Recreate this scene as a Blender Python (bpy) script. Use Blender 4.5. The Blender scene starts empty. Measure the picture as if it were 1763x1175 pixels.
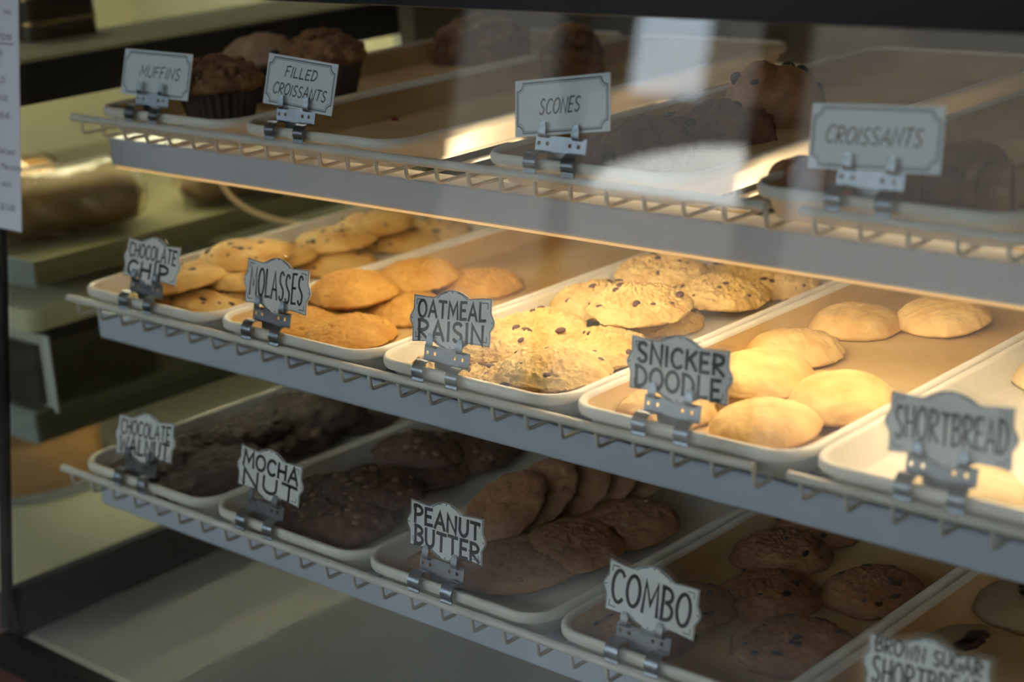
import bpy, bmesh, math, random
from mathutils import Vector, Matrix, Euler, noise
random.seed(7)
S = 0.04                 # one unit of layout = one wire spacing of the shelves = 4 cm
ZM = 1.0                 # height of the middle shelf above the shop floor (m)
D = bpy.data; C = bpy.context.scene.collection; SC = bpy.context.scene
def W(x, y, z): return Vector((x*S, y*S, ZM + z*S))

# ------------------------------------------------------------------ camera
F, YAW, PITCH, ROLL = 3038.114, math.radians(-43.67746), math.radians(17.24096), math.radians(3.72508)
CAM = Vector((41.83479, -26.28656, 12.91898))
fw = Vector((math.sin(YAW)*math.cos(PITCH), math.cos(YAW)*math.cos(PITCH), -math.sin(PITCH)))
rt = fw.cross(Vector((0, 0, 1))).normalized(); dn = fw.cross(rt)
_c, _s = math.cos(ROLL), math.sin(ROLL)
RT, DN = _c*rt + _s*dn, -_s*rt + _c*dn
cam = D.cameras.new('camera'); co = D.objects.new('camera', cam); C.objects.link(co); SC.camera = co
co.matrix_world = Matrix.Translation(W(*CAM)) @ Matrix((RT, -DN, -fw)).transposed().to_4x4()
cam.sensor_width = 36; cam.lens = F/1763*36; cam.clip_start = 0.05; cam.clip_end = 100
cam.dof.use_dof = True; cam.dof.focus_distance = 41.0*S; cam.dof.aperture_fstop = 3.2
def at(px, py, z):       # point of the plane z = const seen at a pixel of the photograph
    d = RT*((px-881.5)/F) + DN*((py-587.5)/F) + fw
    return CAM + d*((z-CAM.z)/d.z)
def atx(px, py, x):
    d = RT*((px-881.5)/F) + DN*((py-587.5)/F) + fw
    return CAM + d*((x-CAM.x)/d.x)

# ------------------------------------------------------------------ world, sun, exposure
wd = D.worlds.new('world'); SC.world = wd; wd.use_nodes = True
bg = wd.node_tree.nodes['Background']
bg.inputs[0].default_value = (0.74, 0.85, 1.0, 1); bg.inputs[1].default_value = 6.5
sun = D.lights.new('sun', 'SUN'); so = D.objects.new('sun', sun); C.objects.link(so)
sun.energy = 125; sun.color = (1, .95, .88); sun.angle = .01; so.rotation_euler = (math.radians(-33), 0, math.radians(8))
LAMP_POWER = 40.0; LAMP_COL = (1.0, .79, .51); FILL_LAMP_POWER = 1.6
SC.view_settings.view_transform = 'Standard'; SC.view_settings.look = 'None'
SC.view_settings.exposure = 0.0; SC.view_settings.gamma = 1.0
SC.cycles.use_denoising = True
SC.cycles.max_bounces = 10; SC.cycles.transparent_max_bounces = 24
SC.cycles.sample_clamp_indirect = 6.0

# ------------------------------------------------------------------ materials
def mat(name, col, rough=.6, metal=0., col2=None, nscale=8., bump=0., bscale=40., spec=.5, detail=4., emit=None, estr=0., vor=0.):
    m = D.materials.new(name); m.use_nodes = True; nt = m.node_tree; b = nt.nodes['Principled BSDF']
    b.inputs['Base Color'].default_value = (*col, 1); b.inputs['Roughness'].default_value = rough
    b.inputs['Metallic'].default_value = metal; b.inputs['Specular IOR Level'].default_value = spec
    tc = nt.nodes.new('ShaderNodeTexCoord')
    if col2:
        n = nt.nodes.new('ShaderNodeTexNoise'); n.inputs['Scale'].default_value = nscale/S; n.inputs['Detail'].default_value = detail
        r = nt.nodes.new('ShaderNodeValToRGB'); r.color_ramp.elements[0].position = .36; r.color_ramp.elements[1].position = .64
        r.color_ramp.elements[0].color = (*col, 1); r.color_ramp.elements[1].color = (*col2, 1)
        nt.links.new(tc.outputs['Object'], n.inputs['Vector']); nt.links.new(n.outputs['Fac'], r.inputs['Fac'])
        nt.links.new(r.outputs['Color'], b.inputs['Base Color'])
    if bump:
        n2 = nt.nodes.new('ShaderNodeTexNoise'); n2.inputs['Scale'].default_value = bscale/S; n2.inputs['Detail'].default_value = 5
        bp = nt.nodes.new('ShaderNodeBump'); bp.inputs['Strength'].default_value = bump; bp.inputs['Distance'].default_value = .02*S*3
        nt.links.new(tc.outputs['Object'], n2.inputs['Vector']); nt.links.new(n2.outputs['Fac'], bp.inputs['Height'])
        nt.links.new(bp.outputs['Normal'], b.inputs['Normal'])
    if emit: b.inputs['Emission Color'].default_value = (*emit, 1); b.inputs['Emission Strength'].default_value = estr
    return m
def thin_glass(name, tint=(1, 1, 1), refl=1.0, rough=.0, base=.0):
    m = D.materials.new(name); m.use_nodes = True; nt = m.node_tree; nt.nodes.clear()
    o = nt.nodes.new('ShaderNodeOutputMaterial'); mx = nt.nodes.new('ShaderNodeMixShader')
    t = nt.nodes.new('ShaderNodeBsdfTransparent'); t.inputs[0].default_value = (*tint, 1)
    g = nt.nodes.new('ShaderNodeBsdfGlossy'); g.inputs['Roughness'].default_value = rough
    f = nt.nodes.new('ShaderNodeLayerWeight'); f.inputs['Blend'].default_value = .5
    pw = nt.nodes.new('ShaderNodeMath'); pw.operation = 'POWER'; pw.inputs[1].default_value = 5
    ml = nt.nodes.new('ShaderNodeMath'); ml.operation = 'MULTIPLY_ADD'; ml.inputs[1].default_value = .95*refl; ml.inputs[2].default_value = base + .048*refl; ml.use_clamp = True
    nt.links.new(f.outputs['Facing'], pw.inputs[0]); nt.links.new(pw.outputs[0], ml.inputs[0]); nt.links.new(ml.outputs[0], mx.inputs[0])
    nt.links.new(t.outputs[0], mx.inputs[1]); nt.links.new(g.outputs[0], mx.inputs[2]); nt.links.new(mx.outputs[0], o.inputs[0])
    return m
M = dict(
 wire=mat('cream_wire_paint', (.72, .68, .60), .35, col2=(.66, .61, .52), nscale=1.2),
 valance=mat('pale_grey_sheet_metal', (.52, .55, .62), .42, col2=(.49, .52, .58), nscale=.4),
 tray=mat('cream_fibreglass', (.80, .75, .65), .38, col2=(.75, .69, .58), nscale=.8, bump=.05, bscale=6),
 traytop=mat('worn_cream_fibreglass', (.74, .69, .60), .4, col2=(.58, .51, .42), nscale=1.5, bump=.05),
 parch=mat('brown_parchment', (.60, .42, .20), .55, col2=(.46, .285, .11), nscale=.28, bump=.04, bscale=3),
 clip=mat('bright_clip_steel', (.23, .25, .28), .30, 1.0),
 card=mat('white_card_stock', (.86, .84, .79), .45), ink=mat('black_marker_ink', (.012, .012, .014), .5),
 cardb=mat('cool_white_card_stock', (.74, .77, .78), .4), inkb=mat('blue_grey_ink', (.05, .07, .10), .5),
 lam=thin_glass('clear_laminate', (.985, .985, .985), .8, .08), 
 glass=thin_glass('display_glass', (.97, .985, .975)), eglass=thin_glass('green_tinted_glass', (.90, .92, .84), .6),
 black=mat('black_frame', (.010, .010, .010), .5, spec=.2), header=mat('black_header', (.010, .011, .015), .3, spec=.15),
 deck=mat('grey_beige_deck', (.38, .355, .305), .45, col2=(.34, .32, .27), nscale=.3),
 edge=mat('pale_deck_edge', (.62, .59, .50), .4), wood=mat('dark_red_wood', (.10, .03, .02), .4, col2=(.07, .02, .015), nscale=.6),
 back=mat('dark_olive_panel', (.13, .115, .09), .5, col2=(.10, .09, .07), nscale=.1),
 tube_on=mat('glowing_warm_tube', (1, .9, .7), .3, emit=LAMP_COL, estr=LAMP_POWER), tube_weak=mat('faint_warm_tube', (1, .9, .7), .3, emit=LAMP_COL, estr=LAMP_POWER*.28), ceil_glow=mat('added_warm_fill', (1, 1, 1), .4, emit=(1, .86, .68), estr=FILL_LAMP_POWER), lens=mat('glowing_lens_edge', (.8, .6, .35), .4, emit=(1, .52, .16), estr=.62), fill_bright=mat('added_bright_fill', (1, 1, 1), .4, emit=(1, .92, .78), estr=9.), tube_off=mat('unlit_tube', (.7, .7, .66), .3),  # fill materials belong to the added ceiling lamps
 cord=mat('cream_cord', (.62, .52, .34), .45),
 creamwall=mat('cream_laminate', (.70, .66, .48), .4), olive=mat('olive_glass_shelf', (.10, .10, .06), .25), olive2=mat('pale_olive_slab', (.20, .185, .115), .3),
 shelfend=mat('grey_shelf_end', (.30, .33, .33), .4),  # on the shelf ends this pale grey stands for window daylight
 floor=mat('shop_floor', (.16, .12, .09), .35, col2=(.12, .09, .065), nscale=.1), wall=mat('shop_wall', (.42, .40, .37), .7), ceil=mat('shop_ceiling', (.55, .54, .52), .8),
 paper=mat('white_paper', (.68, .69, .74), .6), asphalt=mat('pavement', (.007, .007, .007), .8), facade=mat('street_facade', (.006, .006, .006), .8, col2=(.010, .010, .009), nscale=.03), added_white=mat('white_panel', (.9, .91, .93), .4),
)
# bakery goods: two-tone crumb with a fine bump
M['chip'] = mat('golden_cookie', (.50, .26, .06), .7, col2=(.68, .45, .15), nscale=1.0, bump=.5, bscale=7)
M['mol'] = mat('ginger_brown_cookie', (.47, .225, .042), .75, col2=(.62, .345, .08), nscale=1.1, bump=.45, bscale=9)
M['oat'] = mat('oat_cookie', (.56, .35, .12), .75, col2=(.72, .50, .20), nscale=1.6, bump=1., bscale=9)
M['snick'] = mat('pale_sugar_cookie', (.58, .345, .11), .75, col2=(.74, .50, .205), nscale=1.1, bump=.5, bscale=6)
M['short'] = mat('shortbread_cookie', (.76, .62, .36), .75, col2=(.70, .52, .27), nscale=1.2, bump=.4, bscale=7)
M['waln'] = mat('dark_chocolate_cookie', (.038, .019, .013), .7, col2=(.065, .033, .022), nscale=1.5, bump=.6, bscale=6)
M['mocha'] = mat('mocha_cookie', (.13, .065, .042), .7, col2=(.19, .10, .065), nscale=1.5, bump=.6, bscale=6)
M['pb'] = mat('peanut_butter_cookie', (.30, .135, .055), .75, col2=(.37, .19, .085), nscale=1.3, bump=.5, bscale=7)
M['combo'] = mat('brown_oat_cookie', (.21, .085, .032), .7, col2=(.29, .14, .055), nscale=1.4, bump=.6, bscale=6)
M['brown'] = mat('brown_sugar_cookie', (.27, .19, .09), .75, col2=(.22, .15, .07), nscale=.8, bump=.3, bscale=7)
M['muffin'] = mat('brown_crumb_muffin', (.16, .065, .022), .8, col2=(.36, .18, .065), nscale=2.2, bump=.7, bscale=5)
M['bluem'] = mat('pale_muffin', (.40, .27, .16), .8, col2=(.30, .16, .08), nscale=1.2, bump=.5, bscale=6)
M['scone'] = mat('chocolate_scone', (.13, .05, .028), .75, col2=(.23, .10, .06), nscale=1.3, bump=.7, bscale=5)
M['bscone'] = mat('golden_scone', (.30, .13, .05), .75, col2=(.42, .22, .10), nscale=1.0, bump=.6, bscale=6)
M['croi'] = mat('baked_croissant', (.22, .08, .03), .45, col2=(.36, .16, .06), nscale=1.0, bump=.2, bscale=5)
M['cup'] = mat('brown_paper_cup', (.07, .04, .03), .7)
M['choc'] = mat('dark_chocolate', (.03, .012, .008), .35); M['raisin'] = mat('raisin_skin', (.11, .05, .04), .6)
M['nut'] = mat('nut_pieces', (.30, .17, .09), .6); M['berry'] = mat('blueberry', (.015, .012, .03), .5)
M['oatflake'] = mat('oat_flakes', (.50, .30, .12), .7); M['jam'] = mat('red_jam', (.22, .008, .015), .2)
M['loaf'] = mat('brown_loaf', (.15, .085, .035), .6, col2=(.10, .055, .02), nscale=.4); M['cake'] = mat('orange_cake', (.55, .27, .08), .6, col2=(.42, .22, .08), nscale=.6, bump=.4, bscale=4)
M['cello'] = thin_glass('cellophane', (.95, .93, .85), .9, .3, .04); M['dark'] = mat('dark_cake', (.03, .02, .015), .4); M['gold'] = mat('gold_foil', (.7, .5, .25), .25, 1.)

# ------------------------------------------------------------------ builders
class MB:
    def __init__(s): s.v = []; s.f = []; s.m = []
    def add(s, vs, fs, mi=0):
        o = len(s.v); s.v += [tuple(v) for v in vs]; s.f += [[i+o for i in f] for f in fs]; s.m += [mi]*len(fs); return s
    def box(s, x0, x1, y0, y1, z0, z1, mi=0):
        return s.add([(x, y, z) for x in (x0, x1) for y in (y0, y1) for z in (z0, z1)],
            [(0, 1, 3, 2), (4, 6, 7, 5), (0, 4, 5, 1), (2, 3, 7, 6), (0, 2, 6, 4), (1, 5, 7, 3)], mi)
    def rings(s, rs, cap0=True, cap1=True, mi=0):
        n = len(rs[0]); vs = [p for r in rs for p in r]; fs = []
        for k in range(len(rs)-1):
            for i in range(n): j = (i+1) % n; fs.append((k*n+i, k*n+j, (k+1)*n+j, (k+1)*n+i))
        if cap0: fs.append(tuple(reversed(range(n))))
        if cap1: fs.append(tuple(range((len(rs)-1)*n, len(rs)*n)))
        return s.add(vs, fs, mi)
    def tube(s, pts, r, n=10, mi=0):
        pts = [Vector(p) for p in pts]; rs = []; up = None
        for i, p in enumerate(pts):
            t = (pts[min(i+1, len(pts)-1)] - pts[max(i-1, 0)]).normalized()
            if up is None: up = t.orthogonal().normalized()
            up = (up - t*up.dot(t)).normalized(); q = t.cross(up)
            rr = r[i] if isinstance(r, (list, tuple)) else r
            rs.append([p + rr*(math.cos(a)*up + math.sin(a)*q) for a in [2*math.pi*k/n for k in range(n)]])
        return s.rings(rs, mi=mi)
    def lump(s, c, r, n=8, mi=0, sq=(1, 1, 1), seed=0, k=5):
        rs = []
        for i in range(1, k):
            th = math.pi*i/k
            rs.append([(c[0]+sq[0]*r*math.sin(th)*math.cos(a)*(1+.18*noise.noise((a, th, seed))), c[1]+sq[1]*r*math.sin(th)*math.sin(a)*(1+.18*noise.noise((a, th, seed+9))), c[2]-sq[2]*r*math.cos(th)) for a in [2*math.pi*q/n for q in range(n)]])
        return s.rings(rs, mi=mi)
    def ribbon(s, prof, x0, x1, th=.022, mi=0):   # sheet strip: profile in (y, z), width in x
        n = len(prof); o = []
        for i, (y, z) in enumerate(prof):
            a = prof[max(i-1, 0)]; b = prof[min(i+1, n-1)]; d = math.hypot(b[0]-a[0], b[1]-a[1]) or 1
            o.append((-(b[1]-a[1])/d*th, (b[0]-a[0])/d*th))
        ring = [[(x0, y, z), (x1, y, z), (x1, y+q[0], z+q[1]), (x0, y+q[0], z+q[1])] for (y, z), q in zip(prof, o)]
        return s.rings(ring, mi=mi)
    def prism(s, poly, z0, z1, mi=0):
        n = len(poly); return s.rings([[(x, y, z0) for x, y in poly], [(x, y, z1) for x, y in poly]], mi=mi)
    def mesh(s, name, mats, smooth=40):
        me = D.meshes.new(name); me.from_pydata([(x*S, y*S, z*S) for x, y, z in s.v], [], s.f)
        for m in (mats if isinstance(mats, (list, tuple)) else [mats]): me.materials.append(m)
        me.polygons.foreach_set('material_index', s.m)
        bm = bmesh.new(); bm.from_mesh(me); bmesh.ops.recalc_face_normals(bm, faces=bm.faces); bm.to_mesh(me); bm.free()
        if smooth: me.shade_smooth(); me.set_sharp_from_angle(angle=math.radians(smooth))
        return me
    def obj(s, name, mats, parent=None, loc=None, smooth=40):
        return link(name, s.mesh(name, mats, smooth), parent, loc)
def link(name, me, parent=None, loc=None):
    o = D.objects.new(name, me); C.objects.link(o)
    if parent: o.parent = parent
    if loc is not None: o.location = loc
    return o
def tag(o, label=None, cat=None, group=None, kind=None):
    if label: o['label'] = label
    if cat: o['category'] = cat
    if group: o['group'] = group
    if kind: o['kind'] = kind
    return o
def empty(name, loc, label=None, cat=None, group=None):
    o = D.objects.new(name, None); C.objects.link(o); o.location = loc; o.empty_display_size = .02
    return tag(o, label, cat, group)
def copy_tree(o, parent=None):
    c = o.copy(); C.objects.link(c); c.parent = parent
    for ch in list(o.children): copy_tree(ch, c)
    return c
def struct(name, mb, m): return tag(mb.obj(name, m, None, W(0, 0, 0), smooth=0), kind='structure')

# ------------------------------------------------------------------ the shop around the case (the daylight comes through its front windows)
X0, X1, Y0, Y1, ZF, ZC = -230, 150, -100, 90, -25, 50
struct('floor', MB().box(X0, X1, Y0, Y1, ZF-3, ZF), M['floor']); struct('ceiling', MB().box(X0, X1, Y0, Y1, ZC, ZC+4), M['ceil'])
struct('wall_back', MB().box(X0, X1, Y1, Y1+4, ZF, ZC), M['wall']); struct('wall_left', MB().box(X0-4, X0, Y0, Y1, ZF, ZC), M['wall'])
struct('wall_right', MB().box(X1, X1+4, Y0, Y1, ZF, ZC), M['wall'])
wf = MB(); OP = [(-170, 120, 28, 46), (-86, -47, -16, 25), (-44, -8, -16, 25)]      # transom band, glazed door
wf.box(X0, X1, Y0-3, Y0, ZC-4, ZC); wf.box(X0, -170, Y0-3, Y0, ZF, ZC-4); wf.box(120, X1, Y0-3, Y0, ZF, ZC-4)
wf.box(-170, 120, Y0-3, Y0, 25, 28); wf.box(-170, -86, Y0-3, Y0, ZF, 25); wf.box(-47, -44, Y0-3, Y0, ZF, 25); wf.box(-8, 120, Y0-3, Y0, ZF, 25); wf.box(-86, -47, Y0-3, Y0, ZF, -16); wf.box(-44, -8, Y0-3, Y0, ZF, -16)
struct('wall_front', wf, M['wall'])
for i, (a, b, c, d) in enumerate(OP):
    fr = MB(); n = 6 if i == 0 else 1
    for k in range(n+1): x = a+(b-a)*k/n; fr.box(x-.6, x+.6, Y0-2.2, Y0-.6, c, d)
    fr.box(a, b, Y0-2.2, Y0-.6, c, c+1); fr.box(a, b, Y0-2.2, Y0-.6, d-1, d)
    if i == 1: fr.box(-69.5, -67.8, Y0-2.2, Y0-.6, c, d)
    w = struct('window_%d' % (i+1), fr, M['black']); MB().box(a, b, Y0-1.5, Y0-1.3, c, d).obj('pane', M['glass'], w, smooth=0)
for i, (x, y) in enumerate(((-40, 10), (20, 0), (75, 5))):  # unseen lamps added to brighten the top trays and the neighbouring counter
    e = empty('added_ceiling_lamp', W(x, y, ZC), ['added unseen ceiling lamp brightening the neighbouring case', 'added unseen ceiling lamp above the middle of the display case', 'added unseen ceiling lamp over the right end of the display case'][i], 'lamp', 'added ceiling lamps')
    MB().rings([[(rr*math.cos(a), rr*math.sin(a), z) for a in [2*math.pi*k/40 for k in range(40)]] for rr, z in ((8.4, 0), (8.4, -1.2), (8.1, -1.2), (8.1, -.2))], cap1=False).obj('lamp_housing', M['added_white'], e)
    MB().rings([[(rr*math.cos(a), rr*math.sin(a), z) for a in [2*math.pi*k/40 for k in range(40)]] for rr, z in ((8., -.9), (8., -1.1))]).obj('fill_diffuser', M['fill_bright'] if i == 0 else M['ceil_glow'], e)
# the street outside
struct('ground', MB().box(-900, 700, -900, Y0-3, ZF-6, ZF-3), M['asphalt'])
fa = MB(); fa.box(-700, -246, -330, -300, ZF, 90); fa.box(-201, 300, -330, -300, ZF, 90); fa.box(-246, -201, -330, -300, ZF, 33)  # added near-black building; its gap shapes the sky patch reflected in the glass
tag(fa.obj('gapped_street_building', M['facade'], None, W(0, 0, 0), 0), 'added dark building across the street, gapped to shape the sky reflection', 'building')
vn = MB(); vn.prism([(0, 0), (27, 0), (27, 7.4), (18, 6.8), (9, 4.8), (3, 2.8)], 0, 12)  # added panel, cut to the outline of the bright patch reflected in the glass
vo = vn.obj('reflected_patch_panel', M['added_white'], None, W(-106, -150, 7.5), 20); vo.rotation_euler = (math.pi/2, 0, 0)
tag(vo, 'added white panel outside, shaped for the bright reflection in the glass', 'reflection panel')

# ------------------------------------------------------------------ display case
GA, GG = .15, -.5                                   # front glass: y = GG + GA*z
XL, XR, ZD, ZT, YB = -2.5, 50., -10.3, 8.65, 19.
gy = lambda z: GG + GA*z
case = empty('display_case', W(0, 0, ZD), 'glass fronted bakery display case with black frame and three wire shelves', 'display case')
OFF = W(0, 0, 0) - W(0, 0, ZD)
def cp(name, mb, m, smooth=0): return mb.obj(name, m, case, OFF, smooth)
cp('deck', MB().box(XL, XR, -1.7, YB, ZD-.6, ZD), M['deck'])
cp('deck_edge_strip', MB().box(XL+.2, XR, -1.98, -1.7, ZD-.3, ZD+.03), M['edge'])
cp('bottom_sill', MB().box(XL-.6, XR, -2.5, -1.98, ZD-1., ZD+.05), M['black'])
cp('front_panel', MB().box(XL-.6, XR, -2.3, -1.6, ZF, ZD-1.), M['wood'])
cp('end_bottom_beam', MB().box(XL-.35, XL, -1.98, YB, ZD, -8.78), M['black'])
cp('end_top_beam', MB().box(XL-.35, XL, gy(5.8)+.05, 15.6, 5.28, 6.42), M['black'])
cp('header', MB().rings([[(x, y, z) for y, z in ((.55, ZT), (.85, ZT-.08), (1.9, ZT), (1.9, 12.5), (.9, 12.5), (.6, 11.5))] for x in (XL-.6, XR)]), M['header'], 20)
cp('unseen_top_glass', MB().box(XL, XR, 1.9, YB, 12.2, 12.4), M['glass'])  # unseen top, made of glass to let the added overhead light in
cp('back_panel', MB().box(XL, XR, YB, YB+.4, ZD, 12.), M['back'])
cp('back_door_stile', MB().box(8., 8.9, YB-.35, YB, -9, 12.), M['black']); cp('back_door_stile', MB().box(20., 20.9, YB-.35, YB, -9, 12.), M['black'])
cp('corner_post', MB().rings([[(x, gy(z)+d, z) for x, d in ((XL-1.0, .02), (XL-.58, .02), (XL-.58, .2), (XL-1.0, .2))] for z in (ZD, 12.)]), M['black'])
cp('back_corner_post', MB().box(XL-.35, XL, 15.6, 16.3, ZD, 12.), M['shelfend']); cp('end_panel', MB().box(XL-.35, XL, 16.3, YB, ZD, 12.), M['back'])
cp('end_glass', MB().rings([[(x, gy(z)+.06, z), (x, 15.6, z)][::1] + [(x+.1, 15.6, z), (x+.1, gy(z)+.06, z)] for z, x in ((ZD, XL-.25), (ZT, XL-.25))]), M['eglass'])
cp('right_end_panel', MB().box(XR, XR+.4, -2, YB, ZD, 12.), M['black'])
cp('front_glass', MB().rings([[(x, gy(z)-.1, z), (x, gy(z), z)][::1] for x, z in ()]) if 0 else MB().add(
    [(XL-1., gy(ZD)-.1, ZD), (XR, gy(ZD)-.1, ZD), (XR, gy(ZT)-.1, ZT), (XL-1., gy(ZT)-.1, ZT), (XL-1., gy(ZD), ZD), (XR, gy(ZD), ZD), (XR, gy(ZT), ZT), (XL-1., gy(ZT), ZT)],
    [(0, 1, 2, 3), (4, 7, 6, 5), (0, 4, 5, 1), (2, 6, 7, 3), (0, 3, 7, 4), (1, 5, 6, 2)]), M['glass'])

# ------------------------------------------------------------------ wire shelves and light valances
SH = dict(top=(-.404, 1.17, 4.916), mid=(0., 0., 0.), bot=(-.421, -.724, -5.01))
WIRE = MB().tube([(0, 0, .05), (0, .01, -.2), (0, .03, -.29), (0, .07, -.335), (0, .14, -.35), (0, 8, -.35), (0, 17.3, -.355)], .05, 8).mesh('wire', M['wire'])
def wire_shelf(key, x0, x1, wx, label):
    ox, oy, oz = SH[key]
    e = empty('wire_shelf', W(0, oy, oz), label, 'wire shelf', 'cream wire shelves')
    MB().tube([(x0, 0, .1), (x0+.03, 0, .1), (x1-.03, 0, .1), (x1, 0, .1)], [.075, .105, .105, .075], 14).obj('front_rail', M['wire'], e)
    MB().tube([(x0+.4, 17.3, -.42), (x1, 17.3, -.42)], .07, 8).obj('rear_rail', M['wire'], e)
    for y in (5., 11.): MB().tube([(x0+.5, y, -.45), (x1-.1, y, -.45)], .065, 8).obj('cross_bar', M['wire'], e)
    for x in wx: link('wire', WIRE, e, Vector((x*S, 0, 0)))
    return e
nm = dict(top='highest', mid='middle', bot='lowest')
for k in SH:
    ox = SH[k][0]
    xs = [n+ox for n in range(24)]; x0 = -.84 if k != 'mid' else -.45
    if k == 'bot': x0 = -.86
    wire_shelf(k, x0, 23.+ox+.03, xs, 'cream wire shelf with long front rail, %s of the three' % nm[k])
    wire_shelf(k, 23.8+ox, 36+ox, [24.1+ox+n for n in range(12)], 'cream wire shelf section continuing the %s shelf past the rail gap' % nm[k])
def valance(key, on, label):
    ox, oy, oz = SH[key]; y = 1.3; a, b = -1.1, 40.
    e = empty('light_valance', W(0, oy, oz), label, 'light fixture', 'grey light valances')
    MB().rings([[(x, yy, z) for yy, z in ((y+.95, -.78), (y+.03, -.74), (y, -.78), (y, -1.5), (y+.05, -1.56), (y+.22, -1.56), (y+.22, -1.5), (y+.07, -1.5), (y+.07, -.81), (y+.95, -.81))] for x in (a, b)]).obj('valance', M['valance'], e, smooth=0)
    MB().box(a, a+.06, y+.07, y+1.6, -1.4, -.8).obj('end_cap', M['valance'], e, smooth=0)
    for s in ((2., 8.7), (9.4, 39.)):
        MB().tube([(s[0], y+.95, -1.2), (s[0]+.05, y+.95, -1.2), (s[1]-.05, y+.95, -1.2), (s[1], y+.95, -1.2)], .16, 12).obj('lamp_tube', (M['tube_on'] if s[0] > 9 else M['tube_weak']) if on else M['tube_off'], e)
    if on: MB().box(a+.05, b, y+.07, y+.12, -1.635, -1.5).obj('lens_glow_strip', M['lens'], e, smooth=0)  # emissive strip standing in for tube light along the lower edge
    MB().box(a+.1, b, y+.1, y+.3, -1.2, -.81).obj('lamp_holder', M['valance'], e, smooth=0)
    return e
valance('top', True, 'grey metal light valance under the highest shelf, glowing warm along its lower edge')
valance('mid', False, 'grey metal light valance under the middle shelf with no light showing')
valance('bot', False, 'narrow grey metal valance under the lowest shelf above the empty deck')

# ------------------------------------------------------------------ trays
def rrect(w, d, ins, r, n=7):
    r = max(r-ins, .05); out = []
    for cx, cy, a0 in ((w-ins-r, ins+r, -90), (w-ins-r, d-ins-r, 0), (ins+r, d-ins-r, 90), (ins+r, ins+r, 180)):
        for k in range(n): a = math.radians(a0+90*k/(n-1)); out.append((cx+r*math.cos(a), cy+r*math.sin(a)))
    return out
TW, TD, TH = 5.95, 16.6, .75
prof = [(.9, .0), (.44, .0), (.37, .03), (.21, .46), (.15, .5), (.03, .5), (0, .54), (0, .68), (.04, .74), (.09, .75), (.16, .73), (.19, .68), (.40, .10), (.47, .065), (.52, .063), (.9, .063)]
TRAY = MB().rings([[(x, y, z) for x, y in rrect(TW, TD, i, .85)] for i, z in prof]).mesh('baking_tray', M['tray'], 50)
def liner(cut=None):
    rs = [[(x, y, z) for x, y in rrect(TW, TD, i, .85)] for i, z in ((.207, .655), (.405, .112), (.475, .077), (.53, .075), (.9, .075))]
    return MB().rings(rs, cap0=False).mesh('parchment_liner', M['parch'], 50)
LINER = liner()
TZ = -.296
TR = {}
def tray(key, shelf, x, label, paper=None, y=.12):
    ox, oy, oz = SH[shelf]; t = link('baking_tray', TRAY, None, W(x, oy+y, oz+TZ))
    tag(t, label, 'baking tray', 'cream baking trays'); TR[key] = (x, oy+y, oz+TZ+.085)
    if paper:
        p = link('parchment_liner', LINER, None, W(x, oy+y, oz+TZ+.004)); tag(p, paper, 'parchment paper')
tray('chip', 'mid', -.22, 'cream tray of chocolate chip cookies at the left end of the middle shelf')
tray('mol', 'mid', 5.84, 'cream tray of ginger brown molasses cookies between chocolate chip and oatmeal trays', 'brown parchment with faint stains under the ginger brown molasses cookies')
tray('oat', 'mid', 11.90, 'cream tray heaped with oatmeal raisin cookies on the middle shelf')
tray('snick', 'mid', 17.96, 'cream tray lined with brown paper holding pale snickerdoodle cookies', 'brown parchment paper with grease stains under the pale snickerdoodle cookies')
tray('short', 'mid', 24.02, 'brightly lit cream tray of shortbread at the right of the middle shelf')
tray('waln', 'bot', -.3, 'cream tray of very dark chocolate walnut cookies, left end of lowest shelf')
tray('mocha', 'bot', 5.7, 'cream tray of brown mocha nut cookies on the lowest shelf')
tray('pb', 'bot', 11.6, 'cream tray of peanut butter cookies, some standing in a row, lowest shelf')
tray('combo', 'bot', 17.75, 'cream tray of brown combo cookies on parchment, lowest shelf', 'brown parchment paper under the dark brown combo cookies')
tray('brown', 'bot', 23.85, 'cream tray of brown sugar shortbread in the dim right of lowest shelf', 'brown parchment paper under the pale cookies topped with chocolate')
tray('muf', 'top', -.02, 'cream tray of crumb muffins at the left end of the highest shelf', 'plain brown parchment under the crumb muffins')
tray('fill', 'top', 6.2, 'nearly empty cream tray behind the filled croissants card', 'plain brown parchment with red jam spots lining the nearly empty tray')
tray('sco', 'top', 14.72, 'cream tray of chocolate scones with a gold lit side wall', 'plain brown parchment under the chocolate scones')
tray('croi', 'top', 21.9, 'cream tray of brown croissants, right end of the highest shelf', 'plain brown parchment under the brown croissants')

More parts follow.
